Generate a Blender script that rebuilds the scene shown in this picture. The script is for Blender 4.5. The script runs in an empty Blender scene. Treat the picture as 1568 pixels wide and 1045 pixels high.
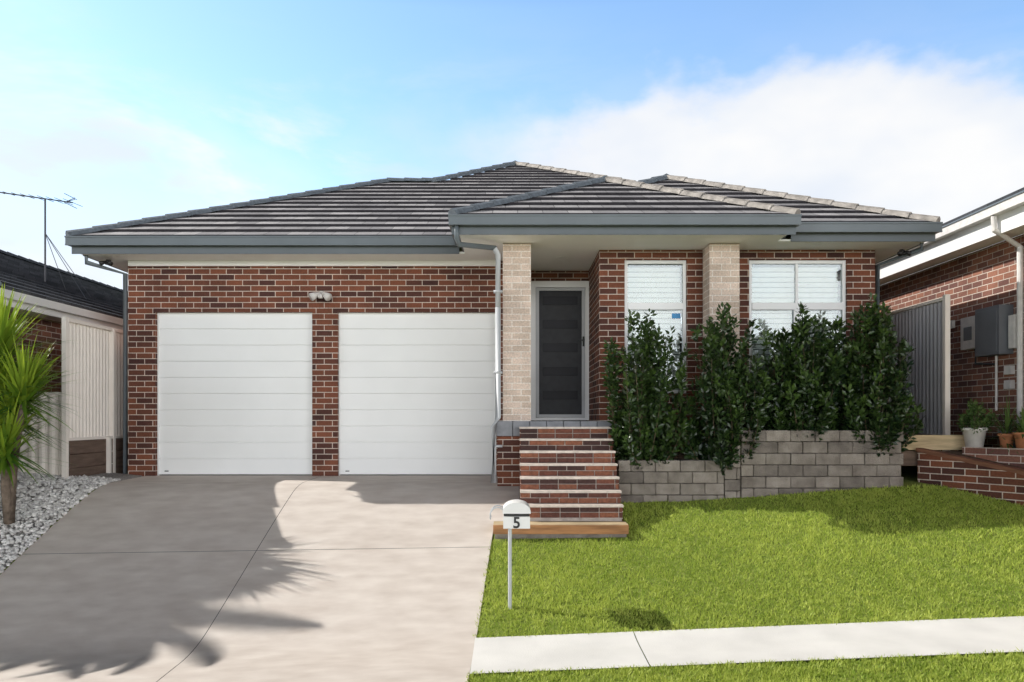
import bpy, math, random
import numpy as np
from mathutils import Vector
random.seed(7); rng=np.random.default_rng(7)
S=bpy.context.scene
S.view_settings.view_transform='Standard'; S.view_settings.look='None'; S.view_settings.exposure=0
COL=S.collection

# ------------------------------------------------ terrain
def smooth_tab(pts):
    p=sorted(pts); xs=np.arange(-20,60,.05)
    v=np.interp(xs,[a for a,b in p],[b for a,b in p])
    k=np.ones(13)/13; vv=np.convolve(np.pad(v,6,mode='edge'),k,'valid')
    return xs,vv
TL=smooth_tab([(60,0),(12,0),(10.7,-.02),(7.2,-1.16),(6.33,-1.18),(3.4,-1.29),(-20,-1.29)])
TR=smooth_tab([(60,.1),(12,.1),(10.3,.06),(9.3,-.2),(7.9,-.93),(7.2,-1.16),(6.33,-1.18),(3.4,-1.29),(-20,-1.29)])
def sstep(x,a,b):
    t=np.clip((x-a)/(b-a),0,1); return t*t*(3-2*t)
def H(X,Y):
    X=np.asarray(X,float);Y=np.asarray(Y,float)
    l=np.interp(Y,*TL); r=np.interp(Y,*TR)
    f=sstep(X,1.4,5.8)
    z=l*(1-f)+r*f
    z=z+.04*np.clip(X+.35,-30,30)*(1-sstep(Y,7.0,10.4))
    return z

# ------------------------------------------------ nodes
def newmat(name):
    m=bpy.data.materials.new(name); m.use_nodes=True
    nt=m.node_tree; b=nt.nodes['Principled BSDF']; return m,nt,b
def N(nt,t,**kw):
    n=nt.nodes.new(t)
    for k,v in kw.items():
        if k.startswith('_'): setattr(n,k[1:],v)
        else: n.inputs[k.replace('__',' ')].default_value=v
    return n
def c4(c): return (c[0],c[1],c[2],1)
def M(name,base,rough=.6,ns=8,na=.15,bump=0,bs=None,metal=0,spec=.4,base2=None,coord='Object',det=3,stretch=None):
    m,nt,b=newmat(name)
    tc=nt.nodes.new('ShaderNodeTexCoord'); vec=tc.outputs[coord]
    if stretch:
        mp=nt.nodes.new('ShaderNodeMapping'); mp.inputs['Scale'].default_value=stretch
        nt.links.new(vec,mp.inputs[0]); vec=mp.outputs[0]
    n=N(nt,'ShaderNodeTexNoise',Scale=ns,Detail=det); nt.links.new(vec,n.inputs['Vector'])
    r=nt.nodes.new('ShaderNodeMapRange'); r.inputs[1].default_value=.3;r.inputs[2].default_value=.7
    nt.links.new(n.outputs['Fac'],r.inputs[0])
    mx=nt.nodes.new('ShaderNodeMix'); mx.data_type='RGBA'
    if base2 is None:
        mx.inputs[6].default_value=c4([x*(1-na) for x in base]); mx.inputs[7].default_value=c4([min(1,x*(1+na)) for x in base])
    else:
        mx.inputs[6].default_value=c4(base); mx.inputs[7].default_value=c4(base2)
    nt.links.new(r.outputs[0],mx.inputs[0]); nt.links.new(mx.outputs[2],b.inputs['Base Color'])
    b.inputs['Roughness'].default_value=rough; b.inputs['Metallic'].default_value=metal; b.inputs['Specular IOR Level'].default_value=spec
    if bump:
        n2=N(nt,'ShaderNodeTexNoise',Scale=bs or ns*4,Detail=3); nt.links.new(vec,n2.inputs['Vector'])
        bp=N(nt,'ShaderNodeBump',Strength=bump,Distance=.02); nt.links.new(n2.outputs['Fac'],bp.inputs['Height']); nt.links.new(bp.outputs[0],b.inputs['Normal'])
    return m
def brickmat(name,c1,c2,mort,w=.25,h=.086,ms=.006,bias=0,rough=.8,bumpd=.008,off=.5,c3=None):
    m,nt,b=newmat(name)
    uv=nt.nodes.new('ShaderNodeTexCoord')
    br=nt.nodes.new('ShaderNodeTexBrick'); br.offset=off
    for k,v in (('Color1',c4(c1)),('Color2',c4(c2)),('Mortar',c4(mort)),('Scale',1),('Mortar Size',ms),('Mortar Smooth',.15),('Bias',bias),('Brick Width',w),('Row Height',h)):
        br.inputs[k].default_value=v
    nt.links.new(uv.outputs['UV'],br.inputs['Vector'])
    n=N(nt,'ShaderNodeTexNoise',Scale=2.3,Detail=3); nt.links.new(uv.outputs['UV'],n.inputs['Vector'])
    n3=N(nt,'ShaderNodeTexNoise',Scale=45,Detail=2); nt.links.new(uv.outputs['UV'],n3.inputs['Vector'])
    ad=nt.nodes.new('ShaderNodeMath'); ad.operation='ADD'; nt.links.new(n.outputs['Fac'],ad.inputs[0]); nt.links.new(n3.outputs['Fac'],ad.inputs[1])
    r=nt.nodes.new('ShaderNodeMapRange'); r.inputs[1].default_value=.65;r.inputs[2].default_value=1.35;r.inputs[3].default_value=.68;r.inputs[4].default_value=1.28
    nt.links.new(ad.outputs[0],r.inputs[0])
    mx=nt.nodes.new('ShaderNodeMix'); mx.data_type='RGBA'; mx.blend_type='MULTIPLY'; mx.inputs[0].default_value=1
    nt.links.new(br.outputs['Color'],mx.inputs[6]); nt.links.new(r.outputs[0],mx.inputs[7])
    nt.links.new(mx.outputs[2],b.inputs['Base Color']); b.inputs['Roughness'].default_value=rough; b.inputs['Specular IOR Level'].default_value=.3
    inv=nt.nodes.new('ShaderNodeMath'); inv.operation='SUBTRACT'; inv.inputs[0].default_value=1; nt.links.new(br.outputs['Fac'],inv.inputs[1])
    a2=nt.nodes.new('ShaderNodeMath'); a2.operation='MULTIPLY_ADD'; a2.inputs[1].default_value=.25; nt.links.new(n3.outputs['Fac'],a2.inputs[0]); nt.links.new(inv.outputs[0],a2.inputs[2])
    bp=N(nt,'ShaderNodeBump',Strength=.6,Distance=bumpd); nt.links.new(a2.outputs[0],bp.inputs['Height']); nt.links.new(bp.outputs[0],b.inputs['Normal'])
    return m
def leafmat(name,dark,light,rough=.45,trans=.25,spec=.4):
    m,nt,b=newmat(name)
    at=nt.nodes.new('ShaderNodeAttribute'); at.attribute_name='rnd'
    mx=nt.nodes.new('ShaderNodeMix'); mx.data_type='RGBA'; mx.inputs[6].default_value=c4(dark); mx.inputs[7].default_value=c4(light)
    nt.links.new(at.outputs['Fac'],mx.inputs[0]); nt.links.new(mx.outputs[2],b.inputs['Base Color'])
    b.inputs['Roughness'].default_value=rough; b.inputs['Specular IOR Level'].default_value=spec
    if trans:
        tr=nt.nodes.new('ShaderNodeBsdfTranslucent'); nt.links.new(mx.outputs[2],tr.inputs['Color'])
        ms=nt.nodes.new('ShaderNodeMixShader'); ms.inputs[0].default_value=trans
        out=nt.nodes['Material Output']; nt.links.new(b.outputs[0],ms.inputs[1]); nt.links.new(tr.outputs[0],ms.inputs[2]); nt.links.new(ms.outputs[0],out.inputs[0])
    return m

# materials
BR=brickmat('brick_red',(.205,.070,.038),(.042,.020,.02),(.62,.52,.45),bias=-.12)
BRN=brickmat('brick_neighbour',(.32,.14,.09),(.14,.065,.055),(.62,.53,.45))
BRL=brickmat('brick_cream',(.72,.57,.48),(.54,.42,.34),(.84,.77,.71),bias=0)
BRS=brickmat('brick_step',(.20,.07,.045),(.05,.024,.022),(.64,.54,.47),w=.25,h=.0775,ms=.006)
BP=[M('brick_plain_%d'%i,c,.8,30,.25,.3,80) for i,c in enumerate(((.17,.06,.038),(.06,.028,.024),(.11,.042,.03),(.24,.09,.05)))]
TREAD=M('tread_mortar',(.66,.57,.51),.85,12,.2,.3)
MORT=M('mortar_grey',(.42,.36,.32),.9,12,.2,.3)
TILE=brickmat('roof_tile',(.44,.42,.425),(.24,.23,.24),(.05,.05,.05),w=.33,h=.33,ms=.004,bumpd=.004)
TILE2=brickmat('roof_tile_dark',(.10,.105,.12),(.06,.065,.075),(.02,.02,.02),w=.33,h=.33,ms=.004,bumpd=.004)
CAP=M('ridge_cap',(.15,.17,.195),.7,20,.25,.2)
CAPB=M('ridge_cap_buff',(.36,.325,.295),.75,9,.35,.2)
LIP=M('tile_edge_shade',(.034,.030,.036),.8,20,.3)  # shade on the course edges is put into this near-black colour
GUT=M('gutter_steel',(.155,.18,.20),.35,3,.06)
FASC=M('fascia',(.14,.16,.18),.5,3,.06)
WHITE=M('white_paint',(.84,.83,.81),.55,3,.03)
DOORW=M('garage_door_white',(.88,.88,.87),.42,1.5,.02,.05,200)
SOFF=M('soffit_white',(.92,.91,.88),.7,3,.02)
FRAMEW=M('window_frame_white',(.84,.84,.84),.3,3,.02)
DARKD=M('door_dark',(.035,.036,.042),.5,10,.15,spec=.25)
DARKP=M('door_panel_glass',(.016,.016,.022),.4,10,.1,spec=.15)
BLACK=M('black_plastic',(.02,.02,.02),.4)
TIMB=M('timber_red',(.20,.085,.05),.8,3,.3,.4,40,stretch=(1,1,8))
TIMO=M('timber_orange',(.42,.20,.09),.8,3,.3,.4,40,stretch=(1,1,8))
TIMY=M('timber_pale',(.55,.42,.25),.8,3,.25,.3,40,stretch=(1,1,8))
TIMG=M('timber_grey',(.15,.10,.075),.85,3,.3,.4,40,stretch=(1,1,8))
CONC=M('concrete_drive',(.60,.52,.46),.75,2.6,.12,.3,120,base2=(.74,.665,.60),det=9,stretch=(1,2.4,1))
PATHC=M('concrete_path',(.76,.74,.71),.8,2,.08,.2,90)
JOINT=M('joint_dark',(.10,.09,.08),.9)
BLOCKS=[M('block_concrete_%d'%i,a,.9,6,.2,.9,60,base2=b) for i,(a,b) in enumerate((((.17,.14,.12),(.31,.27,.235)),((.22,.185,.16),(.37,.32,.28)),((.13,.11,.095),(.24,.205,.18))))]
BLOCK=BLOCKS[0]
PAVE=M('porch_paver',(.22,.225,.245),.6,9,.15,.1)
SOIL=M('soil_mulch',(.10,.065,.045),.95,30,.5,1,60)
GRND=M('ground_grass',(.18,.24,.035),.95,14,.3,.6,90,base2=(.29,.34,.07))
ASPH=M('asphalt',(.05,.05,.052),.9,60,.3,.5,200)
KERBM=M('kerb_concrete',(.42,.40,.37),.85,5,.15,.2)
FENCM=M('fence_cream',(.86,.79,.72),.5,2,.05)
FENG=M('fence_grey',(.40,.39,.41),.45,2,.08)
METAL=M('antenna_metal',(.10,.10,.11),.5,5,.1,metal=.3)
PIPE=M('downpipe_grey',(.50,.51,.53),.4,3,.05)
TERR=M('terracotta',(.50,.20,.10),.8,12,.2)
POTW=M('pot_white',(.72,.68,.65),.5,12,.1)
BARK=M('bark',(.17,.13,.10),.95,14,.35,.8,30)
STEMM=M('stem',(.10,.075,.045),.9,14,.3)
GREYB=M('meter_box_grey',(.14,.145,.16),.45,4,.08)
LSHRUB=leafmat('shrub_leaf',(.007,.021,.009),(.085,.145,.028),.3,.12,.5)
LYUC=leafmat('yucca_leaf',(.06,.18,.02),(.42,.54,.05),.4,.3)
LPALM=leafmat('palm_leaf',(.03,.08,.02),(.08,.16,.03),.45,0)
LGRASS=leafmat('grass_blade',(.24,.35,.035),(.64,.70,.15),.6,.35)
LPOT=leafmat('pot_leaf',(.04,.09,.02),(.16,.24,.06),.5,.25)
STONE=leafmat('pebble',(.50,.47,.45),(.88,.85,.82),.7,0)
m,nt,b=newmat('window_glass')
gl=nt.nodes.new('ShaderNodeBsdfGlossy'); gl.inputs['Roughness'].default_value=.02; gl.inputs['Color'].default_value=(.9,.95,1,1)
tp=nt.nodes.new('ShaderNodeBsdfTransparent'); tp.inputs['Color'].default_value=(.86,.9,.9,1)
lw=nt.nodes.new('ShaderNodeLayerWeight'); lw.inputs['Blend'].default_value=.3
ad=nt.nodes.new('ShaderNodeMath'); ad.operation='ADD'; ad.use_clamp=True; ad.inputs[1].default_value=.03; nt.links.new(lw.outputs['Fresnel'],ad.inputs[0])
ms=nt.nodes.new('ShaderNodeMixShader'); nt.links.new(ad.outputs[0],ms.inputs[0]); nt.links.new(tp.outputs[0],ms.inputs[1]); nt.links.new(gl.outputs[0],ms.inputs[2])
nt.links.new(ms.outputs[0],nt.nodes['Material Output'].inputs[0]); GLASS=m

# ------------------------------------------------ mesh builder
class MB:
    def __init__(s): s.v=[];s.f=[];s.m=[];s.uv=[];s.mats=[]
    def mi(s,mat):
        if mat not in s.mats: s.mats.append(mat)
        return s.mats.index(mat)
    def face(s,pts,mat,uv=None):
        i=len(s.v); pts=[Vector(p) for p in pts]; s.v+=pts; s.f.append(tuple(range(i,i+len(pts)))); s.m.append(s.mi(mat))
        if uv is None:
            n=Vector((0,0,0))
            for k in range(len(pts)):
                a=pts[k];c=pts[(k+1)%len(pts)]
                n+=a.cross(c)
            ax=max(range(3),key=lambda q:abs(n[q]))
            uv=[((p.y,p.z) if ax==0 else (p.x,p.z) if ax==1 else (p.x,p.y)) for p in pts]
        s.uv.append(uv)
    def hexa(s,p,mat):
        for q in ((0,3,2,1),(4,5,6,7),(0,1,5,4),(1,2,6,5),(2,3,7,6),(3,0,4,7)): s.face([p[k] for k in q],mat)
    def box(s,x0,x1,y0,y1,z0,z1,mat):
        s.hexa([(x0,y0,z0),(x1,y0,z0),(x1,y1,z0),(x0,y1,z0),(x0,y0,z1),(x1,y0,z1),(x1,y1,z1),(x0,y1,z1)],mat)
    def beam(s,p,q,w,h,mat):
        p=Vector(p);q=Vector(q);d=(q-p); sd=Vector((d.y,-d.x,0)).normalized()*w/2; u=Vector((0,0,h))
        s.hexa([p-sd,q-sd,q+sd,p+sd,p-sd+u,q-sd+u,q+sd+u,p+sd+u],mat)
    def tube(s,pts,r,mat,seg=8,r2=None,caps=True):
        pts=[Vector(p) for p in pts]; rings=[]
        for i,p in enumerate(pts):
            d=((pts[min(i+1,len(pts)-1)]-pts[max(i-1,0)])).normalized()
            a=d.cross(Vector((0,0,1)))
            if a.length<.05: a=d.cross(Vector((1,0,0)))
            a.normalize(); b=d.cross(a)
            rr=r if r2 is None else r+(r2-r)*i/(len(pts)-1)
            rings.append([p+a*rr*math.cos(2*math.pi*k/seg)+b*rr*math.sin(2*math.pi*k/seg) for k in range(seg)])
        for i in range(len(rings)-1):
            for k in range(seg):
                k2=(k+1)%seg; s.face([rings[i][k],rings[i][k2],rings[i+1][k2],rings[i+1][k]],mat)
        if caps: s.face(rings[0][::-1],mat); s.face(rings[-1],mat)
    def lathe(s,c,prof,mat,seg=20):
        c=Vector(c); rings=[[c+Vector((r*math.cos(2*math.pi*k/seg),r*math.sin(2*math.pi*k/seg),z)) for k in range(seg)] for r,z in prof]
        for i in range(len(rings)-1):
            for k in range(seg):
                k2=(k+1)%seg; s.face([rings[i][k],rings[i][k2],rings[i+1][k2],rings[i+1][k]],mat)
    def obj(s,name,parent=None,bevel=0,smooth=False):
        me=bpy.data.meshes.new(name); me.from_pydata([tuple(p) for p in s.v],[],s.f)
        for mt in s.mats: me.materials.append(mt)
        me.polygons.foreach_set('material_index',s.m)
        uvl=me.uv_layers.new(name='UVMap'); flat=[]
        for u in s.uv:
            for a in u: flat+=[a[0],a[1]]
        uvl.data.foreach_set('uv',flat)
        if smooth or bevel:
            import bmesh
            bm=bmesh.new(); bm.from_mesh(me); bmesh.ops.remove_doubles(bm,verts=bm.verts,dist=1e-5); bm.to_mesh(me); bm.free()
        if smooth: me.polygons.foreach_set('use_smooth',[True]*len(me.polygons))
        me.update()
        o=bpy.data.objects.new(name,me); COL.objects.link(o)
        if parent: o.parent=parent
        if bevel:
            b=o.modifiers.new('bevel','BEVEL'); b.width=bevel; b.segments=2; b.limit_method='ANGLE'
        return o
def empty(name):
    o=bpy.data.objects.new(name,None); o.empty_display_size=.3; COL.objects.link(o); return o
def npmesh(name,V,F,mat,rnd=None,parent=None,smooth=False):
    V=np.asarray(V,np.float32);F=np.asarray(F,np.int32)
    me=bpy.data.meshes.new(name); me.vertices.add(len(V)); me.vertices.foreach_set('co',V.ravel())
    k=F.shape[1]; me.loops.add(F.size); me.loops.foreach_set('vertex_index',F.ravel())
    me.polygons.add(len(F)); me.polygons.foreach_set('loop_start',np.arange(0,F.size,k,dtype=np.int32))
    if rnd is not None:
        a=me.attributes.new('rnd','FLOAT','POINT'); a.data.foreach_set('value',np.asarray(rnd,np.float32))
    me.materials.append(mat)
    if smooth: me.polygons.foreach_set('use_smooth',[True]*len(F))
    me.update(calc_edges=True); me.validate()
    o=bpy.data.objects.new(name,me); COL.objects.link(o)
    if parent: o.parent=parent
    return o

# ------------------------------------------------ roof helper
def roof(mb,L0,R0,L1,R1,mat,gauge=.33,h=.045):
    L0,R0,L1,R1=map(Vector,(L0,R0,L1,R1)); e=(R0-L0).normalized()
    up=(L1-L0); up=up-e*up.dot(e); n=e.cross(up).normalized()
    if n.z<0: n=-n
    ln=up.length; k=max(1,round(ln/gauge))
    for i in range(k):
        a=L0.lerp(L1,i/k);b=R0.lerp(R1,i/k);c=R0.lerp(R1,(i+1)/k);d=L0.lerp(L1,(i+1)/k)
        a2=a+n*h;b2=b+n*h; c2=c+n*.006; d2=d+n*.006
        g=.33
        def U(p,v): return ((p-L0).dot(e),v)
        if (c-d).length<1e-3: mb.face([a2,b2,c2],mat,[U(a,i*g),U(b,i*g),U(c,(i+1)*g)])
        else: mb.face([a2,b2,c2,d2],mat,[U(a,i*g),U(b,i*g),U(c,(i+1)*g),U(d,(i+1)*g)])
        mb.face([a,b,b2,a2],LIP if mat is TILE else mat)
def caps(mb,p,q,mat,w=.085):
    p=Vector(p);q=Vector(q); L=(q-p).length; d=(q-p).normalized(); sd=d.cross(Vector((0,0,1))).normalized(); up=sd.cross(d)
    k=max(1,round(L/.38)); pr=[(-1,-.3),(-.7,.4),(0,.75),(.7,.4),(1,-.3)]
    for i in range(k):
        a=p+d*(L*i/k-.03); c=p+d*(L*(i+1)/k)
        A=[a+sd*x*w+up*(y*w+.045) for x,y in pr]; C=[c+sd*x*w*.88+up*(y*w*.88+.035) for x,y in pr]
        for j in range(4): mb.face([A[j],A[j+1],C[j+1],C[j]],mat)
        mb.face(A,mat); mb.face(C[::-1],mat)
def gutX(mb,x0,x1,yf,zt):
    mb.box(x0,x1,yf,yf+.11,zt-.125,zt-.012,GUT); mb.box(x0-.004,x1+.004,yf-.014,yf+.012,zt-.022,zt,GUT); mb.box(x0-.002,x1+.002,yf-.006,yf+.02,zt-.133,zt-.115,GUT)
    mb.box(x0+.03,x1-.03,yf+.112,yf+.13,zt-.235,zt-.03,FASC)
def gutY(mb,y0,y1,xf,zt,s,fm=None):
    def bx(a,b,ya,yb,z0,z1,m): mb.box(min(a,b),max(a,b),ya,yb,z0,z1,m)
    bx(xf,xf-s*.11,y0,y1,zt-.125,zt-.012,GUT); bx(xf+s*.014,xf-s*.012,y0,y1,zt-.022,zt,GUT)
    bx(xf-s*.112,xf-s*.13,y0+.13,y1,zt-.235,zt-.03,fm or FASC)

# ================================================= BRICK HOUSE
H0=empty('brick_house')
W=MB()
W.box(-5.88,-5.46,12,12.24,-.1,2.52,BR); W.box(-3.06,-2.67,12,12.24,-.1,2.52,BR); W.box(-.24,.08,12,12.24,-.1,2.52,BR)
W.box(-5.88,.08,12,12.24,2.52,3.30,BR)
W.box(-5.88,-5.64,12.24,20,-.1,3.30,BR)
W.box(-.16,.08,12.24,12.8,-.1,3.30,BR)
W.box(-.16,.34,12.8,13.04,.6,3.30,BR); W.box(.34,1.25,12.8,13.04,3.12,3.30,BR); W.box(1.255,1.5,12.8,13.04,.6,3.3,BR)
W.box(1.25,1.61,11.2,11.44,-.1,3.30,BR); W.box(2.50,3.39,11.2,11.44,-.1,3.30,BR); W.box(4.79,5.19,11.2,11.44,-.1,3.30,BR)
for a,b2 in ((1.61,2.50),(3.39,4.79)):
    W.box(a,b2,11.2,11.44,-.1,1.25,BR); W.box(a,b2,11.2,11.44,3.16,3.30,BR)
W.box(1.25,1.49,11.44,12.8,-.1,3.30,BR); W.box(4.95,5.19,11.44,20,-.1,3.30,BR)
W.box(-5.88,5.19,20,20.2,-.1,3.3,BR)
W.obj('walls',H0)
P=MB(); P.box(-.125,.26,10.75,11.13,.855,3.29,BRL); P.box(2.71,3.12,10.75,11.13,.3,3.29,BRL); P.obj('pillars',H0)
P=MB(); P.box(-.2,1.33,10.7,12.79,-.15,.645,BR); P.obj('porch_base',H0)
P=MB()
x=-.22
while x<1.36:
    P.box(x+.004,min(x+.226,1.37),10.66,10.88,.652,.855,PAVE); x+=.23
P.box(-.22,1.37,10.88,12.8,.65,.852,PAVE)
P.obj('porch_floor',H0,bevel=.004)
for k,(a,b2) in enumerate(((-5.46,-3.06),(-2.67,-.24))):
    G=MB(); z=.02; n=10; hh=2.5/n
    for i in range(n):
        G.box(a+.012,b2-.012,12.10,12.14,z+i*hh+.006,z+(i+1)*hh-.006,DOORW)
    G.box(a+.012,b2-.012,12.125,12.15,.03,2.50,DOORW)
    G.box(a+.002,b2-.002,12.112,12.135,.0,.018,BLACK)
    G.box(a+.001,a+.014,12.06,12.2,.0,2.515,WHITE); G.box(b2-.014,b2-.001,12.06,12.2,0,2.515,WHITE); G.box(a+.014,b2-.014,12.06,12.2,2.503,2.517,WHITE)
    G.box(a+.10,a+.16,12.085,12.10,.07,.085,BLACK)
    G.obj('garage_door_%d'%(k+1),H0,bevel=.004)
D=MB(); yd=12.72
D.box(.30,.385,yd,12.85,.86,3.12,FRAMEW); D.box(1.19,1.252,yd,12.85,.86,3.12,FRAMEW); D.box(.385,1.19,yd,12.85,3.02,3.12,FRAMEW); D.box(.385,1.19,yd,12.85,.86,.90,FRAMEW)
D.box(.387,1.188,yd+.05,yd+.09,.902,3.018,DARKD)
for i in range(5):
    z=1.06+i*.385; D.box(.50,1.07,yd+.042,yd+.052,z+.14,z+.28,DARKP)
for a,b2,z0,z1 in ((.39,.44,.905,3.015),(1.135,1.185,.905,3.015),(.44,1.135,.905,.955),(.44,1.135,2.965,3.015)):
    D.box(a,b2,yd+.01,yd+.035,z0,z1,PIPE)
D.box(1.145,1.175,yd-.01,yd+.01,2.06,2.22,BLACK); D.box(1.09,1.175,yd-.035,yd-.015,2.15,2.17,BLACK)
D.obj('front_door',H0,bevel=.003)
BLIND=M('blind_slat',(.78,.73,.64),.5,3,.04)
for k,(a,b2,mull) in enumerate(((1.61,2.50,False),(3.39,4.79,True))):
    F=MB(); z0,z1=1.25,3.16; f=.05; zt=2.50; y0=11.24;y1=11.31
    F.box(a+.001,a+f,y0,y1,z0,z1,FRAMEW);F.box(b2-f,b2-.001,y0,y1,z0,z1,FRAMEW)
    F.box(a+f,b2-f,y0,y1,z0,z0+f,FRAMEW);F.box(a+f,b2-f,y0,y1,z1-f,z1-.001,FRAMEW);F.box(a+f,b2-f,y0-.01,y1,zt-.05,zt+.05,FRAMEW)
    c=(a+b2)/2
    if mull:
        F.box(c-.05,c+.05,y0-.005,y1,z0+f,zt-.05,FRAMEW)
        F.box(c-.02,c+.02,y0+.01,y1,zt+.05,z1-f,FRAMEW)
    F.box(a-.02,b2+.02,11.16,11.24,z0-.045,z0-.002,BR)
    F.obj('window_frame_%d'%(k+1),H0,bevel=.003)
    F=MB(); F.box(a+f-.01,b2-f+.01,y0+.03,y0+.036,z0+f-.01,z1-f+.01,GLASS); 
    F.obj('window_glass_%d'%(k+1),H0)
    F=MB(); z=z0+.05
    while z<z1-.07:
        F.hexa([(a+.06,11.37,z),(b2-.06,11.37,z),(b2-.06,11.376,z-.004),(a+.06,11.376,z-.004),(a+.06,11.395,z+.062),(b2-.06,11.395,z+.062),(b2-.06,11.401,z+.058),(a+.06,11.401,z+.058)],BLIND); z+=.075
    F.box(a,b2,11.6,11.62,z0-.05,z1,M('room_dark',(.25,.23,.2)))
    F.obj('blinds_%d'%(k+1),H0)
F=MB(); F.box(2.30,2.42,11.262,11.268,2.33,2.40,M('sticker_blue',(.02,.25,.55),.4)); F.obj('alarm_sticker',H0)
ze=3.52
R=MB()
roof(R,(-6.42,11.4,ze),(5.3,11.4,ze),(-2.42,15.38,5.51),(2.1,15.38,5.51),TILE)
roof(R,(-1.45,15.38,5.51),(2.1,15.38,5.51),(.07,17.4,6.50),(.07,17.4,6.50),TILE)
roof(R,(-6.42,19.4,ze),(-6.42,11.4,ze),(-2.42,15.38,5.51),(-2.42,15.38,5.51),TILE)
R.face([(-2.42,15.38,5.51),(-1.45,15.38,5.51),(0,20,5.2),(-6.4,20.4,3.52)],TILE)
R.face([(-1.45,15.38,5.51),(.07,17.4,6.5),(.07,19,6.5),(-1.45,20.6,5.4)],TILE)
R.face([(5.3,11.4,ze),(5.3,20.4,ze),(.07,19,6.5),(.07,17.4,6.5),(2.1,15.38,5.51)],TILE)
R.face([(-6.4,20.4,3.52),(5.7,20.4,3.52),(.07,19,6.5)],TILE)
roof(R,(-.34,10.6,ze),(5.72,10.6,ze),(2.68,13.62,5.03),(2.68,13.62,5.03),TILE)
roof(R,(5.72,10.6,ze),(5.72,20.4,ze),(2.68,13.62,5.03),(2.68,17.4,5.03),TILE)
roof(R,(-.34,16.6,ze),(-.34,10.6,ze),(2.68,16.6,5.03),(2.68,13.62,5.03),TILE)
roof(R,(-.75,10.2,ze),(3.68,10.2,ze),(1.465,12.4,4.62),(1.465,12.4,4.62),TILE)
roof(R,(-.75,14.2,ze),(-.75,10.2,ze),(1.465,14.2,4.62),(1.465,12.4,4.62),TILE)
roof(R,(3.68,10.2,ze),(3.68,14.2,ze),(1.465,12.4,4.62),(1.465,14.2,4.62),TILE)
R.obj('roof_tiles',H0)
C=MB()
caps(C,(-6.42,11.4,ze),(-2.42,15.38,5.51),CAP); caps(C,(-2.42,15.38,5.51),(-1.40,15.38,5.51),CAP); caps(C,(-1.5,15.34,5.5),(.07,17.4,6.5),CAP)
caps(C,(2.1,15.38,5.51),(.07,17.4,6.5),CAPB); caps(C,(.07,17.4,6.5),(.07,19,6.5),CAP); caps(C,(5.3,11.4,ze),(2.1,15.38,5.51),CAPB)
caps(C,(5.72,10.6,ze),(2.68,13.62,5.03),CAPB); caps(C,(-.2,10.75,ze+.05),(2.68,13.62,5.03),CAP); caps(C,(2.68,13.62,5.03),(2.68,16.5,5.03),CAP)
caps(C,(-.75,10.2,ze),(1.465,12.4,4.62),CAP); caps(C,(3.68,10.2,ze),(1.465,12.4,4.62),CAPB); caps(C,(1.465,12.4,4.62),(1.465,13.8,4.62),CAP)
C.obj('ridge_caps',H0)
G=MB()
gutX(G,-6.46,-.74,11.33,3.53); gutX(G,-.82,3.74,10.13,3.53); gutX(G,3.76,5.78,10.53,3.53)
gutY(G,11.46,20.4,-6.46,3.53,-1); gutY(G,10.25,11.32,-.82,3.53,-1); gutY(G,10.25,10.52,3.74,3.53,1); gutY(G,10.65,20.4,5.78,3.53,1)
G.obj('gutters',H0)
G=MB()
G.box(-6.33,-.69,11.46,11.995,3.302,3.33,SOFF); G.box(-6.33,-5.885,11.995,20.3,3.302,3.33,SOFF)
G.box(-.69,3.61,10.26,12.85,3.300,3.335,SOFF); G.box(3.612,5.65,10.66,11.3,3.302,3.33,SOFF); G.box(5.2,5.65,11.3,20.3,3.302,3.33,SOFF)
G.box(-5.86,-.2,11.96,11.998,3.22,3.300,SOFF)
G.obj('soffits',H0)
G=MB()
def pipe(mb,pts,mat,r=.04): mb.tube(pts,r,mat,10)
pipe(G,[(-.72,10.2,3.42),(-.72,10.2,3.24),(-.70,10.3,3.18),(-.22,10.62,3.20)],GUT,.035)
pipe(G,[(-.24,10.6,3.2),(-.19,10.66,3.12),(-.19,10.66,2.4)],PIPE,.038); pipe(G,[(-.19,10.66,2.4),(-.19,10.66,.90),(-.25,10.62,.78),(-.25,10.62,0.02)],PIPE,.04)
for z in (2.6,1.5,.5): G.box(-.25,-.13,10.62,10.71,z,z+.03,PIPE)
pipe(G,[(-6.3,11.6,3.42),(-6.3,11.6,3.2),(-5.97,12.1,3.12),(-5.97,12.1,0)],GUT,.035)
pipe(G,[(5.62,10.75,3.42),(5.62,10.75,3.22),(5.27,11.3,3.1),(5.27,11.3,0.1)],GUT,.035)
G.obj('downpipes',H0,smooth=True)
def twin(name,x,y,z,mat,par,k=1):
    G=MB(); G.lathe((x,y,z),[(0,.03),(.035,.03),(.04,0),(.035,-.03),(0,-.03)],mat,14)
    for s in (-1,1):
        c=Vector((x+s*.02*k,y-.03,z)); dr=Vector((s*.62,-.6,-.45)).normalized()*k
        G.tube([c,c+dr*.05,c+dr*.10,c+dr*.17],.02*k,mat,12,.062*k)
    G.box(x-.03*k,x+.03*k,y-.12*k,y-.06*k,z-.09*k,z-.03*k,mat)
    G.obj(name,par,smooth=True)
twin('twin_floodlight',-2.9,11.96,2.80,POTW,H0); twin('eave_light_1',-6.05,11.75,3.24,BLACK,H0,.6); twin('eave_light_2',5.45,10.95,3.22,BLACK,H0,.6)
G=MB(); G.lathe((.75,11.7,3.299),[(0,-.012),(.07,-.012),(.085,0)],WHITE,20); G.obj('porch_downlight',H0)

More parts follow.
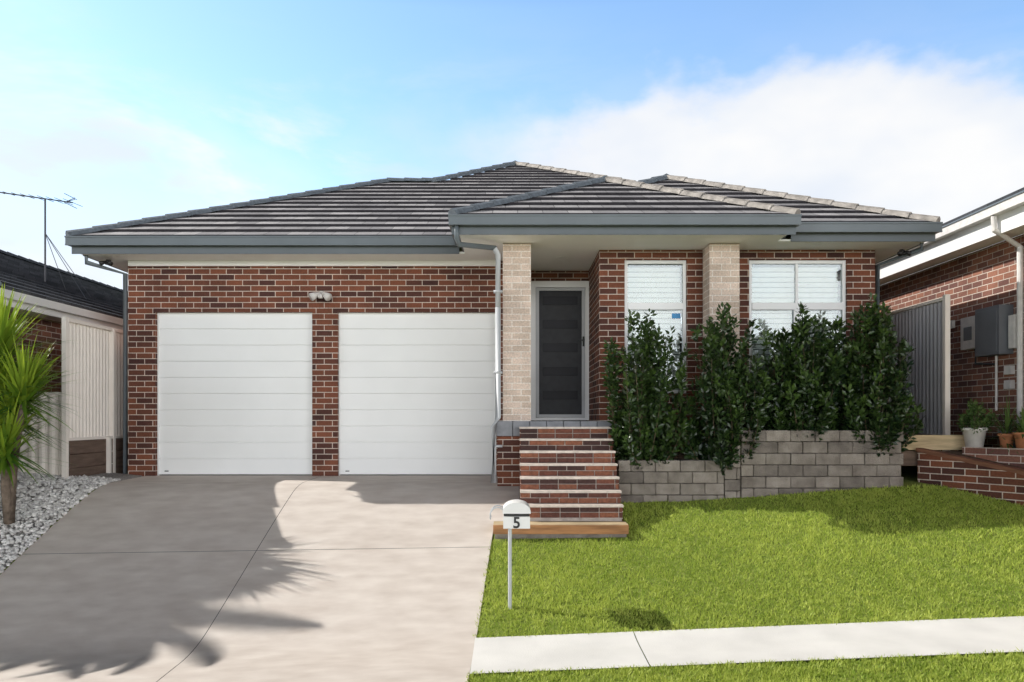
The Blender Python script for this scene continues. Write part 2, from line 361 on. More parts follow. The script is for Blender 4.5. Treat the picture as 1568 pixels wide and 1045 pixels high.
# ================================================= steps
ST=empty('brick_steps')
G=MB(); B2=MB()
for i in range(7):
    y0=10.70-.18*(i+1); zt=.775-.155*i
    G.box(.115,1.325,y0+.012,y0+.19,-.7,zt-.03,MORT)
    x=.11; 
    while x<1.32:
        e=min(x+.232,1.33); B2.box(x+.004,e-.004,y0+random.uniform(-.002,.003),y0+.1,zt-.148,zt-.088,random.choice(BP)); x+=.236
    x=.11-.118*(i%2)
    while x<1.32:
        a=max(x,.11); e=min(x+.232,1.33)
        if e-a>.03: B2.box(a+.004,e-.004,y0+random.uniform(-.002,.003),y0+.1,zt-.080,zt-.024,random.choice(BP))
        x+=.236
    G.box(.10,1.342,y0-.022,y0+.179,zt-.022,zt+.004,TREAD)
for i in range(7):
    y0=10.70-.18*(i+1); zt=.775-.155*i
    G.box(.105,.114,y0+.005,y0+.18,-.7,zt-.03,BRS); G.box(1.326,1.335,y0+.005,y0+.18,-.7,zt-.03,BRS)
G.obj('brick_treads',ST); B2.obj('riser_bricks',ST,bevel=.004)
G=MB()
for k in range(2): G.box(-.22,1.36,9.15+k*.15,9.15+k*.15+.143,-.42,-.345,TIMY)
G.box(-.22,1.36,9.125,9.147,-.455,-.352,TIMO)
G.box(-.2,1.34,9.17,9.6,-1.0,-.421,BLOCKS[0])
G.obj('timber_landing',ST,bevel=.004)

# ================================================= block retaining wall
BW=MB()
def blocks(x0,x1,zb,zt):
    z=zt
    while z>zb:
        z2=z-.15; x=x0-(.16 if (round((.74-z)/.15)%2) else 0)
        while x<x1-.02:
            a=max(x,x0);b=min(x+.32,x1)
            if b-a>.03:
                j=random.uniform(-.012,.012)
                BW.box(a+.003,b-.003,10.15+j,10.36,z2+.003,z-.003,random.choice(BLOCKS))
            x+=.32
        z=z2
blocks(1.38,2.75,-.2,.35); blocks(2.755,2.965,-.2,.5+.05); blocks(2.97,5.08,-.2,.74)
BWo=BW.obj('block_retaining_wall',None,bevel=.009)
G=MB(); G.box(5.0,5.08,10.37,11.1,-.1,.73,BLOCK); G.obj('wall_return',BWo)
G=MB()
G.face([(1.36,10.36,.28),(2.8,10.36,.28),(3.05,10.36,.66),(5.0,10.36,.68),(5.0,11.2,.68),(3.0,11.2,.66),(2.6,11.2,.30),(1.36,11.2,.28)],SOIL)
G.obj('garden_bed_soil')

# ================================================= shrubs
def leafcloud(P,T,Nn,L,Wd):
    n=len(P); up=np.cross(T,Nn)
    L=L[:,None];Wd=Wd[:,None]
    v0=P; v1=P+T*L*.5+Nn*Wd*.5+up*Wd*.15; v2=P+T*L; v3=P+T*L*.5-Nn*Wd*.5+up*Wd*.15
    V=np.stack([v0,v1,v2,v3],1).reshape(-1,3); i=np.arange(n)*4
    F=np.concatenate([np.stack([i,i+1,i+2],1),np.stack([i,i+2,i+3],1)])
    return V,F
def nrm(a): return a/np.maximum(np.linalg.norm(a,axis=1,keepdims=True),1e-6)
def shrub(name,cx,cy,z0,w,h,ns,nl,mat=LSHRUB,ll=.088,lw=.042,lo=.12,stem=True,dp=.42,bright=0,spread=.12,sway=.06):
    par=empty(name); sb=MB(); Ps=[];Ts=[];rn=[]
    for s in range(ns):
        th=rng.uniform(0,2*math.pi); rr=math.sqrt(rng.uniform(0,1)); hh=h*(rng.uniform(.22,.98) if rr>.5 else rng.uniform(.55,1.08))
        prof=math.sin(math.pi*min(1,(hh/h)*.60+.26))**.7
        tx=cx+math.cos(th)*rr*w/2*max(.35,prof)*rng.uniform(.8,1.15); ty=cy+math.sin(th)*rr*min(w/2,dp)*max(.35,prof)
        b=np.array([cx+math.cos(th)*spread*rr*w,cy+math.sin(th)*.10,z0]); t=np.array([tx+rng.normal()*sway,ty,z0+hh])
        c=np.array([cx+(tx-cx)*1.1,cy+(ty-cy)*1.1,z0+hh*.42])
        u=np.linspace(0,1,9)[:,None]; cur=(1-u)**2*b+2*u*(1-u)*c+u*u*t
        if stem and s%2==0: sb.tube([tuple(p) for p in cur[:8]],.011,STEMM,5,.003,False)
        uu=np.maximum(lo,rng.uniform(lo,1.0,nl)**.85)[:,None]
        uu[-8:]=rng.uniform(.93,1,(8,1))
        p=(1-uu)**2*b+2*uu*(1-uu)*c+uu*uu*t; tg=nrm(2*(1-uu)*(c-b)+2*uu*(t-c))
        rd=nrm(rng.normal(size=(nl,3))); dirv=nrm(tg*rng.uniform(.3,1.0,(nl,1))+rd*.9)
        p=p+rd*rng.uniform(0,.035,(nl,1))
        Ps.append(p);Ts.append(dirv)
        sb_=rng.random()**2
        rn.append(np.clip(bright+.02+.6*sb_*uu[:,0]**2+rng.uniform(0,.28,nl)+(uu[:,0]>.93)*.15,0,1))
    P_=np.concatenate(Ps);T_=np.concatenate(Ts);rn=np.concatenate(rn)
    sd=nrm(np.cross(T_,rng.normal(size=P_.shape)))
    V,F=leafcloud(P_,T_,sd,rng.uniform(.7,1.2,len(P_))*ll,rng.uniform(.8,1.2,len(P_))*lw)
    npmesh('leaves',V,F,mat,np.repeat(rn,4),par)
    if sb.v: sb.obj('stems',par)
    return par
shrub('shrub',1.75,10.38,.14,1.06,2.02,72,110,bright=.10)  # leaf colour lifted on this shrub to look sunlit
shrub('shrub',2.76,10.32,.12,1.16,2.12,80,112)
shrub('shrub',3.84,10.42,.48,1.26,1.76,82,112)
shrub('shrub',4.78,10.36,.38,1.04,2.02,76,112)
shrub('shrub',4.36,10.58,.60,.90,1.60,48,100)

# ================================================= ground sheets
def gridsheet(name,xs,ys,zf,mat):
    X,Y=np.meshgrid(xs,ys); Z=zf(X,Y); V=np.stack([X,Y,Z],-1).reshape(-1,3); nx=len(xs);ny=len(ys)
    i=(np.arange(ny-1)[:,None]*nx+np.arange(nx-1)[None]).ravel()
    return npmesh(name,V,np.stack([i,i+1,i+nx+1,i+nx],1),mat,smooth=True)
def dre(Y): return np.interp(Y,[3,6,7.2,9.05,9.44,9.5,12.3],[-.36,-.35,-.33,-.24,-.22,.10,.10])
def zg(X,Y):
    z=H(X,Y)
    ins=((X>-5.6)&(X<dre(Y))&(Y<12.3)&(Y>3.2))|((Y<7.2)&(Y>6.33)&(X>-.4))
    z=np.where(ins,z-.05,z)
    z=np.where(Y<3.25,z-.25,z); z=np.where(Y<-5.4,z+.25,z)
    return z
xs=np.concatenate([np.array([-400,-200,-100,-60,-40,-30,-20,-14,-10]),np.arange(-8,8.01,.1),np.array([10,14,20,30,40,60,100,200,400])])
ys=np.concatenate([np.array([-400,-200,-100,-50,-20,-10,-5.6,-5.3,-2,1]),np.arange(3,12.51,.1),np.array([14,17,20,30,50,100,200,500])])
gridsheet('lawn_ground',xs,ys,zg,GRND)
DV=empty('driveway')
def dpanel(x0,x1,y0,y1,n):
    ys=np.linspace(y0,y1,max(2,int((y1-y0)/.06)))
    us=np.linspace(0,1,12); V=[];
    for y in ys:
        xr=float(dre(y)) if x1 is None else x1
        for u in us:
            x=x0+(xr-x0)*u; V.append((x,y,float(H(x,y))+.012))
    nx=12; i=(np.arange(len(ys)-1)[:,None]*nx+np.arange(nx-1)[None]).ravel()
    npmesh(n,V,np.stack([i,i+1,i+nx+1,i+nx],1),CONC,smooth=True,parent=DV)
k=0
for y0,y1 in ((3.2,5.9),(5.908,8.95),(8.958,12.3)):
    for x0,x1 in ((-5.6,-2.924),(-2.916,None)):
        k+=1; dpanel(x0,x1,y0,y1,'slab_%d'%k)
o=gridsheet('joint_base',np.linspace(-5.58,-.37,40),np.arange(3.25,12.2,.1),lambda X,Y:H(X,Y)-.004,JOINT); o.parent=DV
FP=empty('footpath')
x=-.34;k=0
while x<40:
    x1=x+ (1.46 if k==0 else 4.2); k+=1
    o=gridsheet('path_slab_%d'%k,np.linspace(x,x1-.008,14),np.linspace(6.33,7.2,6),lambda X,Y:H(X,Y)+.014,PATHC); o.parent=FP; x=x1
o=gridsheet('path_slab_left',np.linspace(-40,-5.61,40),np.linspace(6.33,7.2,6),lambda X,Y:H(X,Y)+.014,PATHC); o.parent=FP
gridsheet('road',np.linspace(-60,60,61),np.linspace(-5.3,3.1,10),lambda X,Y:H(X,np.full_like(Y,3.0))-.13,ASPH)
K=MB()
for i in range(-30,30):
    a=i*2;b2=a+1.99
    if b2<-5.6 or a>0:
        za=float(H(a,3.2));zb=float(H(b2,3.2))
        K.hexa([(a,3.08,za-.3),(b2,3.08,zb-.3),(b2,3.24,zb-.3),(a,3.24,za-.3),(a,3.1,za+.01),(b2,3.1,zb+.01),(b2,3.24,zb+.01),(a,3.24,za+.01)],KERBM)
K.obj('kerb')

# grass blades
n=175000
X=rng.uniform(-.40,6.6,n);Y=10.15-(10.15-5.4)*rng.random(n)**.9
ok=(X>dre(Y)+rng.uniform(-.035,.02,n))&~((Y<7.20-rng.uniform(-.01,.03,n))&(Y>6.33+rng.uniform(-.01,.03,n)))&~((X<1.37)&(Y>9.12))
tim=np.interp(Y,[8.4,9.35,10.24,10.6],[6.6,6.1,5.6,5.5]); ok&=(X<tim)
X=X[ok];Y=Y[ok];n=len(X); Z=H(X,Y)-.004
pat=(np.sin(X*2.1+1.3*np.sin(Y*1.7))+np.sin(Y*3.3+X*1.1)+np.sin(X*7.3+Y*5.1)*.5+np.sin(X*13-Y*11)*.4)/2.9
cl=rng.random((90,70)); ci=cl[(X*10+5).astype(int)%90,(Y*10).astype(int)%70]
th=rng.uniform(0,2*np.pi,n); hh=rng.uniform(.020,.045,n)*(1+.2*pat+.5*(ci-.5)); wd=rng.uniform(.003,.0055,n)*1.6
lean=rng.uniform(0,1.1,n); ta=rng.uniform(0,2*np.pi,n)
B=np.stack([X,Y,Z],1); s=np.stack([np.cos(th)*wd,np.sin(th)*wd,0*wd],1); tip=B+np.stack([np.cos(ta)*lean*hh,np.sin(ta)*lean*hh,hh],1)
V=np.stack([B-s,B+s,tip],1).reshape(-1,3)
r=np.clip(.45+.22*pat+.35*(ci-.5)+rng.normal(0,.22,n),0,1)
npmesh('grass',V,np.arange(n*3).reshape(-1,3),LGRASS,np.repeat(r,3))

# pebbles
import bmesh
bm=bmesh.new(); bmesh.ops.create_icosphere(bm,subdivisions=1,radius=1); iv=np.array([v.co[:] for v in bm.verts]); iF=np.array([[v.index for v in f.verts] for f in bm.faces]); bm.free()
n=5200
X=-5.6-1.5*rng.random(n)**1.1; Y=rng.uniform(7.4,11.2,n)
def zpeb(X,Y): return H(X,Y)+.03+.10*np.clip(-5.6-X,0,2)
Z=zpeb(X,Y)
sc=rng.uniform(.014,.034,n)
V=iv[None]*sc[:,None,None]*rng.uniform(.6,1.25,(n,1,3))+rng.normal(0,.003,(n,len(iv),3))
a=rng.uniform(0,6.28,n); ca,sa=np.cos(a)[:,None],np.sin(a)[:,None]
V=np.stack([V[...,0]*ca-V[...,1]*sa,V[...,0]*sa+V[...,1]*ca,V[...,2]*.8],-1)+np.stack([X,Y,Z],1)[:,None]
F=(iF[None]+(np.arange(n)*len(iv))[:,None,None]).reshape(-1,3)
GB=npmesh('gravel_bed',V.reshape(-1,3),F,STONE,np.repeat(rng.random(n),len(iv)),smooth=True)
o=gridsheet('gravel_base',np.linspace(-7.6,-5.58,20),np.linspace(7.2,12,40),lambda X,Y:zpeb(X,Y)-.02-(X>-5.6)*.03,M('gravel_base',(.35,.33,.31),.9,50,.5,1,80)); o.parent=GB

# ================================================= plants: yucca / palm
def blades(c,nb,L,wd,up=(.0,1.0),droop=.5,seg=5):
    V=[];F=[];rn=[]
    for i in range(nb):
        az=random.uniform(0,2*math.pi); el=random.uniform(-.45,1.45) if random.random()<.85 else random.uniform(.6,1.5)
        l=L*random.uniform(.7,1.12); d=Vector((math.cos(az)*math.cos(el),math.sin(az)*math.cos(el),math.sin(el)))
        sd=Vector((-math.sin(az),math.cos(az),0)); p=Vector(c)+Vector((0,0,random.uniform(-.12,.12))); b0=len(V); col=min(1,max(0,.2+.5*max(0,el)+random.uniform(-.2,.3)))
        for k in range(seg+1):
            t=k/seg; w=wd*(.6+1.2*t if t<.3 else (1-t)/.7*.96+.02)
            V+=[p-sd*w/2,p+sd*w/2]; rn+=[col*(.6+.4*t)]*2
            d=(d+Vector((0,0,-droop/seg*(t+.3)))).normalized(); p=p+d*l/seg
        for k in range(seg): F.append((b0+2*k,b0+2*k+1,b0+2*k+3,b0+2*k+2))
    return [tuple(v) for v in V],F,rn
def yucca(name,base,heads,L,nb,wd=.045):
    par=empty(name); T=MB()
    for hd in heads:
        m1=Vector(base).lerp(Vector(hd),.5)+Vector((random.uniform(-.05,.05),random.uniform(-.05,.05),0))
        T.tube([base,m1,hd],.06,BARK,9,.04)
        V,F,rn=blades(hd,nb,L,wd); npmesh('leaves',V,F,LYUC,rn,par)
    T.obj('trunk',par,smooth=True)
yucca('yucca_plant',(-6.0,9.35,-.35),[(-5.80,9.3,1.12),(-6.05,9.45,.80),(-5.95,9.2,.45)],.74,180,.05)
yucca('yucca_plant',(-6.4,9.7,-.3),[(-6.36,9.7,1.62),(-6.40,9.6,1.15)],.90,190,.055)
def palm(name,base,top,L,nf):
    par=empty(name); T=MB(); T.tube([base,Vector(base).lerp(Vector(top),.5)+Vector((.08,0,0)),top],.16,BARK,10,.11); T.obj('trunk',par,smooth=True)
    V=[];F=[];rn=[]; R_=MB()
    for i in range(nf):
        az=i*2.4+random.uniform(-.2,.2); el=random.uniform(-.1,1.3); d=Vector((math.cos(az)*math.cos(el),math.sin(az)*math.cos(el),math.sin(el)))
        p=Vector(top); pts=[p.copy()]; l=L*random.uniform(.8,1.1); sg=24
        for k in range(sg):
            d=(d+Vector((0,0,-.055))).normalized(); p=p+d*l/sg; pts.append(p.copy())
            if k<3: continue
            sd=d.cross(Vector((0,0,1))).normalized()
            ll=l*.22*math.sin(math.pi*min(1,.15+.8*k/sg))
            for s in (-1,1):
                for jj in (0,.5):
                    q=p-d*l/sg*jj; t=(sd*s+d*.9+Vector((0,0,-.25))).normalized(); w=d*.02; b0=len(V)
                    V+=[q-w,q+w,q+t*ll]; F.append((b0,b0+1,b0+2)); c=random.random(); rn+=[c]*3
        R_.tube(pts[::4],.014,STEMM,5,.004,False)
    npmesh('fronds',[tuple(v) for v in V],F,LPALM,rn,par); R_.obj('frond_ribs',par)
palm('palm_tree',(-7.9,9.0,-1.2),(-7.9,9.0,2.0),1.5,36)
palm('palm_tree',(-7.6,8.8,-1.2),(-7.6,8.8,1.2),1.3,32)
palm('palm_tree',(-9.0,8.95,-1.2),(-9.0,8.95,1.9),1.4,34)
shrub('garden_tree',-7.8,9.35,-.9,2.5,3.3,120,100,LPALM,.19,.10,.12,True,.8,spread=.35)
shrub('garden_tree',-9.6,9.35,-.9,2.6,3.2,100,90,LPALM,.19,.10,.12,True,.75,spread=.35)

# ================================================= fences & left side
def corr(mb,p,q,z0,z1,mat,pitch=.09,dep=.018):
    p=Vector(p);q=Vector(q);L=(q-p).length;d=(q-p)/L; s=Vector((d.y,-d.x,0)); n=int(L/pitch*4); prev=None
    for i in range(n+1):
        off=[0,1,1,0][i%4]*dep; c=p+d*(L*i/n)+s*off
        if prev is not None: mb.face([(prev.x,prev.y,z0),(c.x,c.y,z0),(c.x,c.y,z1),(prev.x,prev.y,z1)],mat)
        prev=c
FL=empty('metal_fence'); G=MB()
corr(G,(-6.2,15,0),(-6.2,10.9,0),.62,2.24,FENCM); G.box(-6.225,-6.165,10.83,10.9,-.05,2.30,FENCM)
G.box(-6.23,-6.16,10.9,15,2.24,2.29,FENCM); G.box(-6.23,-6.16,10.9,15,.58,.62,FENCM)
G.box(-6.23,-6.15,12.1,12.16,.0,2.27,FENCM)
corr(G,(-7.2,10.95,0),(-6.24,10.95,0),.1,1.22,FENCM,.14); G.box(-7.2,-6.23,10.92,10.99,1.22,1.26,FENCM)
corr(G,(-6.2,14.9,0),(-5.9,14.9,0),0,2.1,FENCM)
G.obj('panels',FL)
T=MB()
for i in range(3):
    T.box(-6.235,-6.165,10.92,15,i*.195,i*.195+.188,TIMG)
for y in (11.9,13.4): T.box(-6.165,-6.11,y,y+.06,-.05,.6,FENCM)
T.obj('timber_retaining_wall',None,bevel=.004)
HN=empty('brick_house'); G=MB()
G.box(-15,-7.2,10.7,10.94,-1.4,2.42,BRN) ; G.box(-7.44,-7.2,10.94,24,-1.4,2.42,BRN); G.obj('walls',HN)
G=MB(); G.box(-15.4,-6.8,10.3,10.69,2.42,2.46,SOFF); G.box(-7.19,-6.8,10.69,24,2.42,2.46,SOFF); G.box(-6.8,-6.77,10.26,24,2.40,2.58,WHITE); G.box(-15.4,-6.8,10.26,10.29,2.40,2.58,WHITE); G.obj('soffits',HN)
G=MB(); G.box(-6.77,-6.69,10.13,24,2.49,2.61,WHITE); G.box(-15.4,-6.77,10.13,10.25,2.49,2.61,WHITE); G.obj('gutters',HN)
G=MB(); roof(G,(-6.69,24,2.6),(-6.69,10.13,2.6),(-11,24,4.42),(-11,14.44,4.42),TILE2); roof(G,(-15.4,10.13,2.6),(-6.69,10.13,2.6),(-11.1,14.44,4.42),(-11,14.44,4.42),TILE2)
roof(G,(-15.4,10.13,2.6),(-15.4,24,2.6),(-11,14.44,4.42),(-11,24,4.42),TILE2)
caps(G,(-6.69,10.13,2.6),(-11,14.44,4.42),CAP); caps(G,(-11,14.44,4.42),(-11,24,4.42),TILE2); G.obj('roof_tiles',HN)
AN=empty('tv_antenna'); G=MB(); ax=-8.34; ay=14.0; zt=4.80
G.tube([(ax,ay,3.2),(ax,ay,zt)],.016,METAL,8)
G.tube([(ax-.75,ay-.1,zt+.10),(ax+.44,ay+.1,zt-.03)],.011,METAL,6)
for i in range(9):
    t=i/8; c=Vector((ax-.75,ay-.1,zt+.10)).lerp(Vector((ax+.44,ay+.1,zt-.03)),t); l=.10+.16*t
    G.tube([c+Vector((-.03,-l,0)),c+Vector((.03,l,0))],.005,METAL,5)
for s in (-1,1):
    for q in (0,.03): G.tube([(ax+.30,ay+.1,zt-.02),(ax+.40,ay+s*.16+.08,zt+s*(.07+q))],.006,METAL,5)
    G.tube([(ax+.40,ay-.1,zt+s*.08),(ax+.40,ay+.3,zt+s*.08)],.006,METAL,5)
for p in ((-7.55,13.9,3.0),(-7.85,14.6,3.15),(-8.2,14.4,3.25)): G.tube([(ax,ay,zt-.6),p],.006,METAL,5)
G.obj('antenna_parts',AN)

# ================================================= right side
FR=empty('metal_fence'); G=MB()
corr(G,(6.0,10.86,0),(6.0,16,0),.66,2.53,FENG,.10,.02); G.box(5.965,6.035,10.79,10.86,.4,2.60,FENCM); G.box(5.965,6.035,10.86,16,2.53,2.57,FENCM)
corr(G,(5.2,15.5,0),(6.0,15.5,0),.3,2.5,FENCM)
G.box(5.6,5.96,13.5,13.56,.5,2.45,FENCM)
G.obj('panels',FR)
HR=empty('brick_house'); G=MB()
G.box(6.9,7.14,7.6,24,-.5,3.38,BRN); G.box(7.14,15,7.6,7.84,-1.2,3.38,BRN); G.obj('walls',HR)
G=MB(); G.box(6.55,6.895,7.2,24,3.38,3.41,SOFF); G.box(6.895,15.4,7.2,7.59,3.38,3.41,SOFF); G.box(6.52,6.55,7.2,24,3.36,3.66,WHITE); G.obj('soffits',HR)
G=MB(); G.box(6.41,6.52,7.1,24,3.61,3.74,POTW); G.box(6.395,6.425,7.1,24,3.725,3.745,GUT); G.box(6.4,15.4,7.09,7.2,3.60,3.74,POTW)
pipe(G,[(6.46,10.5,3.6),(6.46,10.5,3.42),(6.84,10.55,3.2),(6.84,10.55,.6)],POTW,.04)
G.obj('gutters',HR)
G=MB(); roof(G,(6.41,7.1,3.74),(6.41,24,3.74),(10.8,11.5,5.3),(10.8,24,5.3),TILE2); roof(G,(6.41,7.1,3.74),(15.2,7.1,3.74),(10.8,11.5,5.3),(10.81,11.5,5.3),TILE2); G.obj('roof_tiles',HR)
G=MB(); G.box(6.78,6.9,11.42,11.85,1.92,2.40,POTW); G.box(6.765,6.78,11.55,11.75,2.05,2.25,GREYB); G.obj('air_meter_box',HR,bevel=.01)
G=MB(); G.box(6.70,6.9,10.78,11.34,1.78,2.46,GREYB); G.box(6.69,6.70,10.83,11.29,1.83,2.41,GREYB); G.box(6.8,6.9,10.62,10.74,1.85,2.3,POTW)
for z in (1.5,1.3): G.box(6.84,6.9,10.75,10.9,z,z+.12,POTW)
G.box(6.85,6.9,12.2,12.32,2.3,2.42,POTW)
pipe(G,[(6.86,11.1,1.8),(6.86,11.1,1.0)],POTW,.018); pipe(G,[(6.86,11.6,1.92),(6.86,11.6,1.7),(6.86,11.1,1.66)],BLACK,.015)
G.obj('meter_boxes',HR,bevel=.006)
G=MB(); pts=[(5.42,10.42),(6.1,9.35),(6.62,8.4),(6.9,7.9)]
tz=[.50,.28,.02,-.12]
for i in range(3):
    p=(pts[i][0],pts[i][1],tz[i]-.9); q=(pts[i+1][0],pts[i+1][1],tz[i+1]-.9)
    G.beam(p,q,.10,.85,BR); G.beam((p[0]-.01,p[1],tz[i]-.048),(q[0]-.01,q[1],tz[i+1]-.048),.15,.05,TIMB)
G.obj('brick_garden_edge',None)
G=MB()
G.beam((5.08,10.47,.47),(6.1,10.47,.47),.06,.2,TIMY); G.beam((5.08,10.47,.26),(5.42,10.47,.26),.06,.2,TIMG)
G.obj('timber_retaining_wall',None,bevel=.005)
G=MB(); G.face([(5.45,10.45,.46),(6.12,9.37,.24),(6.64,8.42,-.02),(6.9,7.9,-.17),(6.9,10.45,.46)],SOIL); G.face([(5.08,10.45,.64),(6.9,10.45,.64),(6.9,16,.64),(5.2,16,.64),(5.2,11,.64)],SOIL); G.obj('garden_bed_soil')
G=MB(); G.beam((5.95,10.30,.20),(6.45,9.35,.20),.10,.32,BRN); G.face([(5.9,10.35,.505),(6.42,9.3,.505),(6.9,9.3,.505),(6.9,10.35,.505)],SOIL); G.beam((6.42,9.33,.0),(6.9,9.33,.0),.1,.52,BRN); G.obj('brick_planter')
def pot(name,x,y,z,r,h,mat,kind):
    par=empty(name); G=MB(); G.lathe((x,y,z),[(0,.0),(r*.68,0),(r*.9,h*.85),(r*1.02,h*.86),(r*1.05,h),(r*.92,h),(r*.88,h*.88),(0,h*.88)],mat,22); G.obj('pot',par,smooth=True)
    if kind=='bush': 
        s=shrub('foliage_tmp',x,y,z+h*.85,r*3.0,.38,26,45,LPOT,.05,.02,.2,sway=.02)
        for c in list(s.children): c.parent=par
        bpy.data.objects.remove(s)
    elif kind=='spike':
        V,F,rn=blades((x,y,z+h),46,.38,.022,droop=.4); npmesh('leaves',V,F,LPOT,rn,par)
    else:
        V,F,rn=blades((x,y,z+h),40,.26,.07,droop=.5); npmesh('leaves',V,F,LPOT,rn,par)
pot('potted_plant',6.06,10.27,.51,.15,.26,POTW,'bush')
pot('potted_plant',6.28,9.95,.51,.095,.19,TERR,'spike')
pot('potted_plant',6.36,9.72,.51,.13,.21,TERR,'aloe')
pot('potted_plant',6.62,9.9,.51,.12,.2,TERR,'bush')
pot('potted_plant',6.5,10.25,.51,.12,.22,GREYB,'spike')

# ================================================= letterbox
LB=empty('letterbox'); lx=-.02; ly=7.72; lz=float(H(lx,ly))
G=MB(); G.tube([(lx,ly,lz-.1),(lx,ly,-.18)],.019,PIPE,12); G.box(lx-.05,lx+.05,ly-.04,ly+.04,-.185,-.175,PIPE); G.obj('post',LB,smooth=False)
G=MB()
bx0,bx1=lx-.065,lx+.195; yb0,yb1=ly-.12,ly+.16; zb=-.175; zs=-.01
cx=(bx0+bx1)/2; hw=(bx1-bx0)/2
arch=[]
for k in range(13):
    a=math.pi*k/12; arch.append((cx+hw*math.cos(a),zs+.085*math.sin(a)+.004))
front=[(bx0,zb),(bx1,zb),(bx1,zs-.05),(bx0,zs-.05)]
def ext(poly,y0,y1,mat):
    G.face([(x,y0,z) for x,z in poly],mat); G.face([(x,y1,z) for x,z in poly][::-1],mat)
    for i in range(len(poly)):
        a=poly[i];c=poly[(i+1)%len(poly)]; G.face([(a[0],y0,a[1]),(c[0],y0,c[1]),(c[0],y1,c[1]),(a[0],y1,a[1])],mat)
ext(front,yb0,yb1,WHITE); ext([(bx0+.004,zs-.05),(bx1-.004,zs-.05),(bx1-.004,zs-.018),(bx0+.004,zs-.018)],yb0+.03,yb1-.01,BLACK)
ext([(bx0-.006,zs-.018),(bx1+.006,zs-.018)]+[(cx+(x-cx)*1.045,z) for x,z in arch],yb0-.02,yb1+.01,WHITE)
G.obj('box',LB)
G=MB(); rp=[]
for k in range(15):
    a=-.6+ (math.pi+1.0)*k/14; rp.append((bx0-.055+.075*math.cos(a),yb0+.05,-.06+.085*math.sin(a)))
G.tube(rp,.007,PIPE,8); G.tube([(x,y+.18,z) for x,y,z in rp],.007,PIPE,8); G.tube([rp[10],(rp[10][0],rp[10][1]+.18,rp[10][2])],.005,PIPE,6)
G.obj('newspaper_holder',LB,smooth=True)
cu=bpy.data.curves.new('n5','FONT'); cu.body='5'; cu.size=.15; cu.extrude=.003; cu.align_x='CENTER'; cu.offset=.003
to=bpy.data.objects.new('t',cu); COL.objects.link(to); bpy.context.view_layer.update()
me=bpy.data.meshes.new_from_object(to.evaluated_get(bpy.context.evaluated_depsgraph_get())); bpy.data.objects.remove(to)
me.materials.clear(); me.materials.append(BLACK); no=bpy.data.objects.new('number_five',me); COL.objects.link(no); no.parent=LB; no.rotation_euler=(math.pi/2,0,0); no.location=(cx,yb0-.004,zb+.008)

# ================================================= sun, sky
sv=Vector((-1.26,.33,1)).normalized()
L=bpy.data.lights.new('sun','SUN'); L.energy=5.0; L.angle=math.radians(.5); L.color=(1,.97,.91)
lo=bpy.data.objects.new('sun',L); COL.objects.link(lo); lo.rotation_euler=sv.to_track_quat('Z','Y').to_euler(); lo.location=(-10,5,12)
el=math.asin(sv.z); az=math.atan2(sv.x,sv.y)
w=bpy.data.worlds.new('World'); S.world=w; w.use_nodes=True; nt=w.node_tree; bg=nt.nodes['Background']; STR=.13; bg.inputs[1].default_value=STR
sky=nt.nodes.new('ShaderNodeTexSky'); sky.sky_type='NISHITA'; sky.sun_disc=False; sky.sun_elevation=el; sky.sun_rotation=az; sky.air_density=1.0; sky.dust_density=.6
tc=nt.nodes.new('ShaderNodeTexCoord'); sp=nt.nodes.new('ShaderNodeSeparateXYZ'); nt.links.new(tc.outputs['Generated'],sp.inputs[0])
def mth(op,a,b=None,c=None,clamp=False):
    n=nt.nodes.new('ShaderNodeMath'); n.operation=op; n.use_clamp=clamp
    for i,v in enumerate((a,b,c)):
        if v is None: continue
        if isinstance(v,(int,float)): n.inputs[i].default_value=v
        else: nt.links.new(v,n.inputs[i])
    return n.outputs[0]
def mr(v,a,b,c,d,sm=False):
    n=nt.nodes.new('ShaderNodeMapRange'); 
    if sm: n.interpolation_type='SMOOTHSTEP'
    nt.links.new(v,n.inputs[0])
    for i,x in enumerate((a,b,c,d)): n.inputs[i+1].default_value=x
    return n.outputs[0]
x,y,z=sp.outputs
AZ=mth('ARCTAN2',x,y); EL=mth('ARCSINE',z)
rp=nt.nodes.new('ShaderNodeValToRGB'); rp.color_ramp.interpolation='B_SPLINE'
st=[(-.7,.28),(-.578,.28),(-.382,.28),(-.25,.25),(-.152,.28),(0,.335),(.096,.375),(.257,.378),(.40,.405),(.474,.41),(.579,.37),(.7,.36)]
cr=rp.color_ramp
while len(cr.elements)<len(st): cr.elements.new(.5)
for e,(a,v) in zip(cr.elements,st): e.position=(a+.7)/1.4; e.color=(v,v,v,1)
nt.links.new(mr(AZ,-.7,.7,0,1),rp.inputs[0])
mp=nt.nodes.new('ShaderNodeMapping'); mp.inputs['Scale'].default_value=(1,1,1.7); nt.links.new(tc.outputs['Generated'],mp.inputs[0])
n1=N(nt,'ShaderNodeTexNoise',Scale=7,Detail=6,Roughness=.52); nt.links.new(mp.outputs[0],n1.inputs['Vector'])
mp2=nt.nodes.new('ShaderNodeMapping'); mp2.inputs['Scale'].default_value=(1,1,3.2); mp2.inputs['Rotation'].default_value=(0,.12,0); nt.links.new(tc.outputs['Generated'],mp2.inputs[0])
n2=N(nt,'ShaderNodeTexNoise',Scale=2.6,Detail=6,Roughness=.6,Distortion=.3); nt.links.new(mp2.outputs[0],n2.inputs['Vector'])
edge=mth('ADD',rp.outputs[0],mr(y,.2,-.3,0,-.11))
dd=mth('ADD',mth('SUBTRACT',edge,EL),mth('MULTIPLY',mth('SUBTRACT',n1.outputs['Fac'],.5),.22))
soft=mr(AZ,-.15,.1,.16,.045)
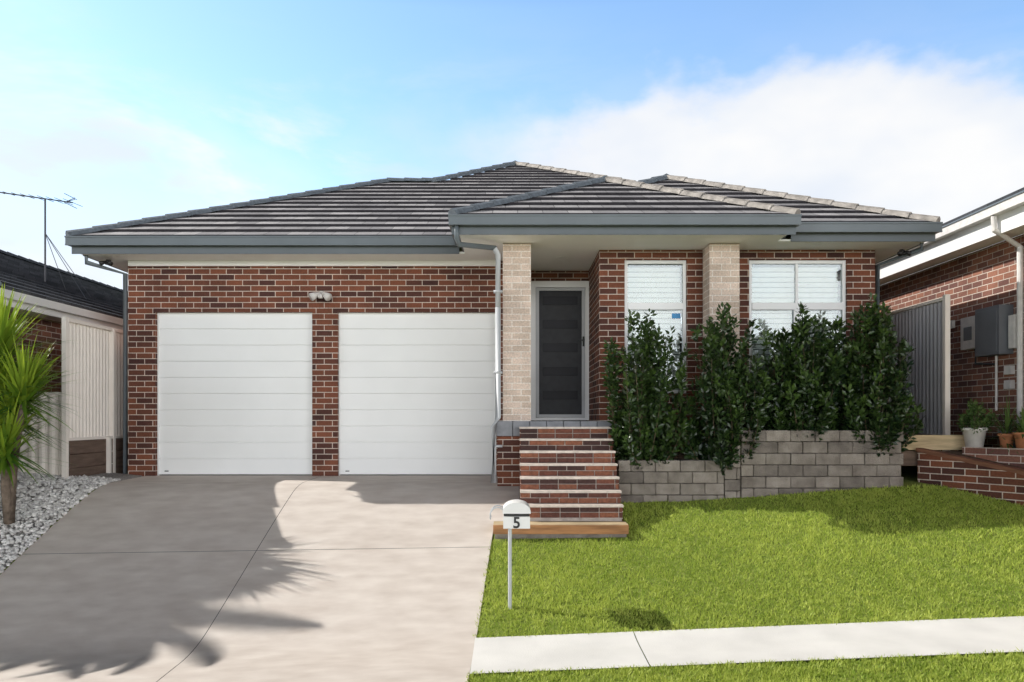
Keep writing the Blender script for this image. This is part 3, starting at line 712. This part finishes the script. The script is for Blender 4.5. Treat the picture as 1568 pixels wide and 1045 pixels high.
cum=nt.nodes.new('ShaderNodeMapRange'); cum.interpolation_type='SMOOTHSTEP'; nt.links.new(dd,cum.inputs[0]); nt.links.new(mth('MULTIPLY',soft,-.6),cum.inputs[1]); nt.links.new(soft,cum.inputs[2])
wl=mth('MULTIPLY',mr(n2.outputs['Fac'],.40,.64,0,.85,True),mr(EL,.32,.50,1,0,True))
wl=mth('MULTIPLY',wl,mr(AZ,-.3,.1,1,.25)); wl=mth('MULTIPLY',wl,mr(y,.3,.6,0,1))
mask=mth('MAXIMUM',mth('MULTIPLY',cum.outputs[0],.93),wl)
cc=nt.nodes.new('ShaderNodeMix'); cc.data_type='RGBA'; cc.inputs[6].default_value=(.84,.88,.95,1); cc.inputs[7].default_value=(1.03,1.01,.98,1)
n3=N(nt,'ShaderNodeTexNoise',Scale=4,Detail=4); nt.links.new(mp.outputs[0],n3.inputs['Vector']); nt.links.new(mr(n3.outputs['Fac'],.38,.6,0,1),cc.inputs[0])
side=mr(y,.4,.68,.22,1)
gain=mth('ADD',mth('MULTIPLY',side,1/STR),mr(y,-.2,-.65,0,6.2/STR))  # adds an extra-bright cloud band behind the camera to light the shaded facade
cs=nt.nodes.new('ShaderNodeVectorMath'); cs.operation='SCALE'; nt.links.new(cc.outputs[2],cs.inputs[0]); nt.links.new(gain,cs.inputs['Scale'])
sk=nt.nodes.new('ShaderNodeMix'); sk.data_type='RGBA'; sk.blend_type='MULTIPLY'; sk.inputs[0].default_value=1; sk.inputs[7].default_value=(.88,1.0,1.06,1); nt.links.new(sky.outputs[0],sk.inputs[6])
sg=nt.nodes.new('ShaderNodeVectorMath'); sg.operation='SCALE'; nt.links.new(sk.outputs[2],sg.inputs[0])
nt.links.new(mth('MULTIPLY',mr(EL,.48,.68,2.1,.32),side),sg.inputs['Scale'])
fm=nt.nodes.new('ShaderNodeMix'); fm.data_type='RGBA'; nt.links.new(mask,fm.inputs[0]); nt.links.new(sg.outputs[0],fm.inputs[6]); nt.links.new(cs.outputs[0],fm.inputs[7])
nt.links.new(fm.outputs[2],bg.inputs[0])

cam=bpy.data.cameras.new('camera'); cam.lens=27.55; cam.sensor_width=36; cam.shift_y=.075; cam.clip_end=2000; cam.clip_start=.05
co=bpy.data.objects.new('camera',cam); COL.objects.link(co); co.location=(0,0,.9); co.rotation_euler=(math.pi/2,0,0); S.camera=co
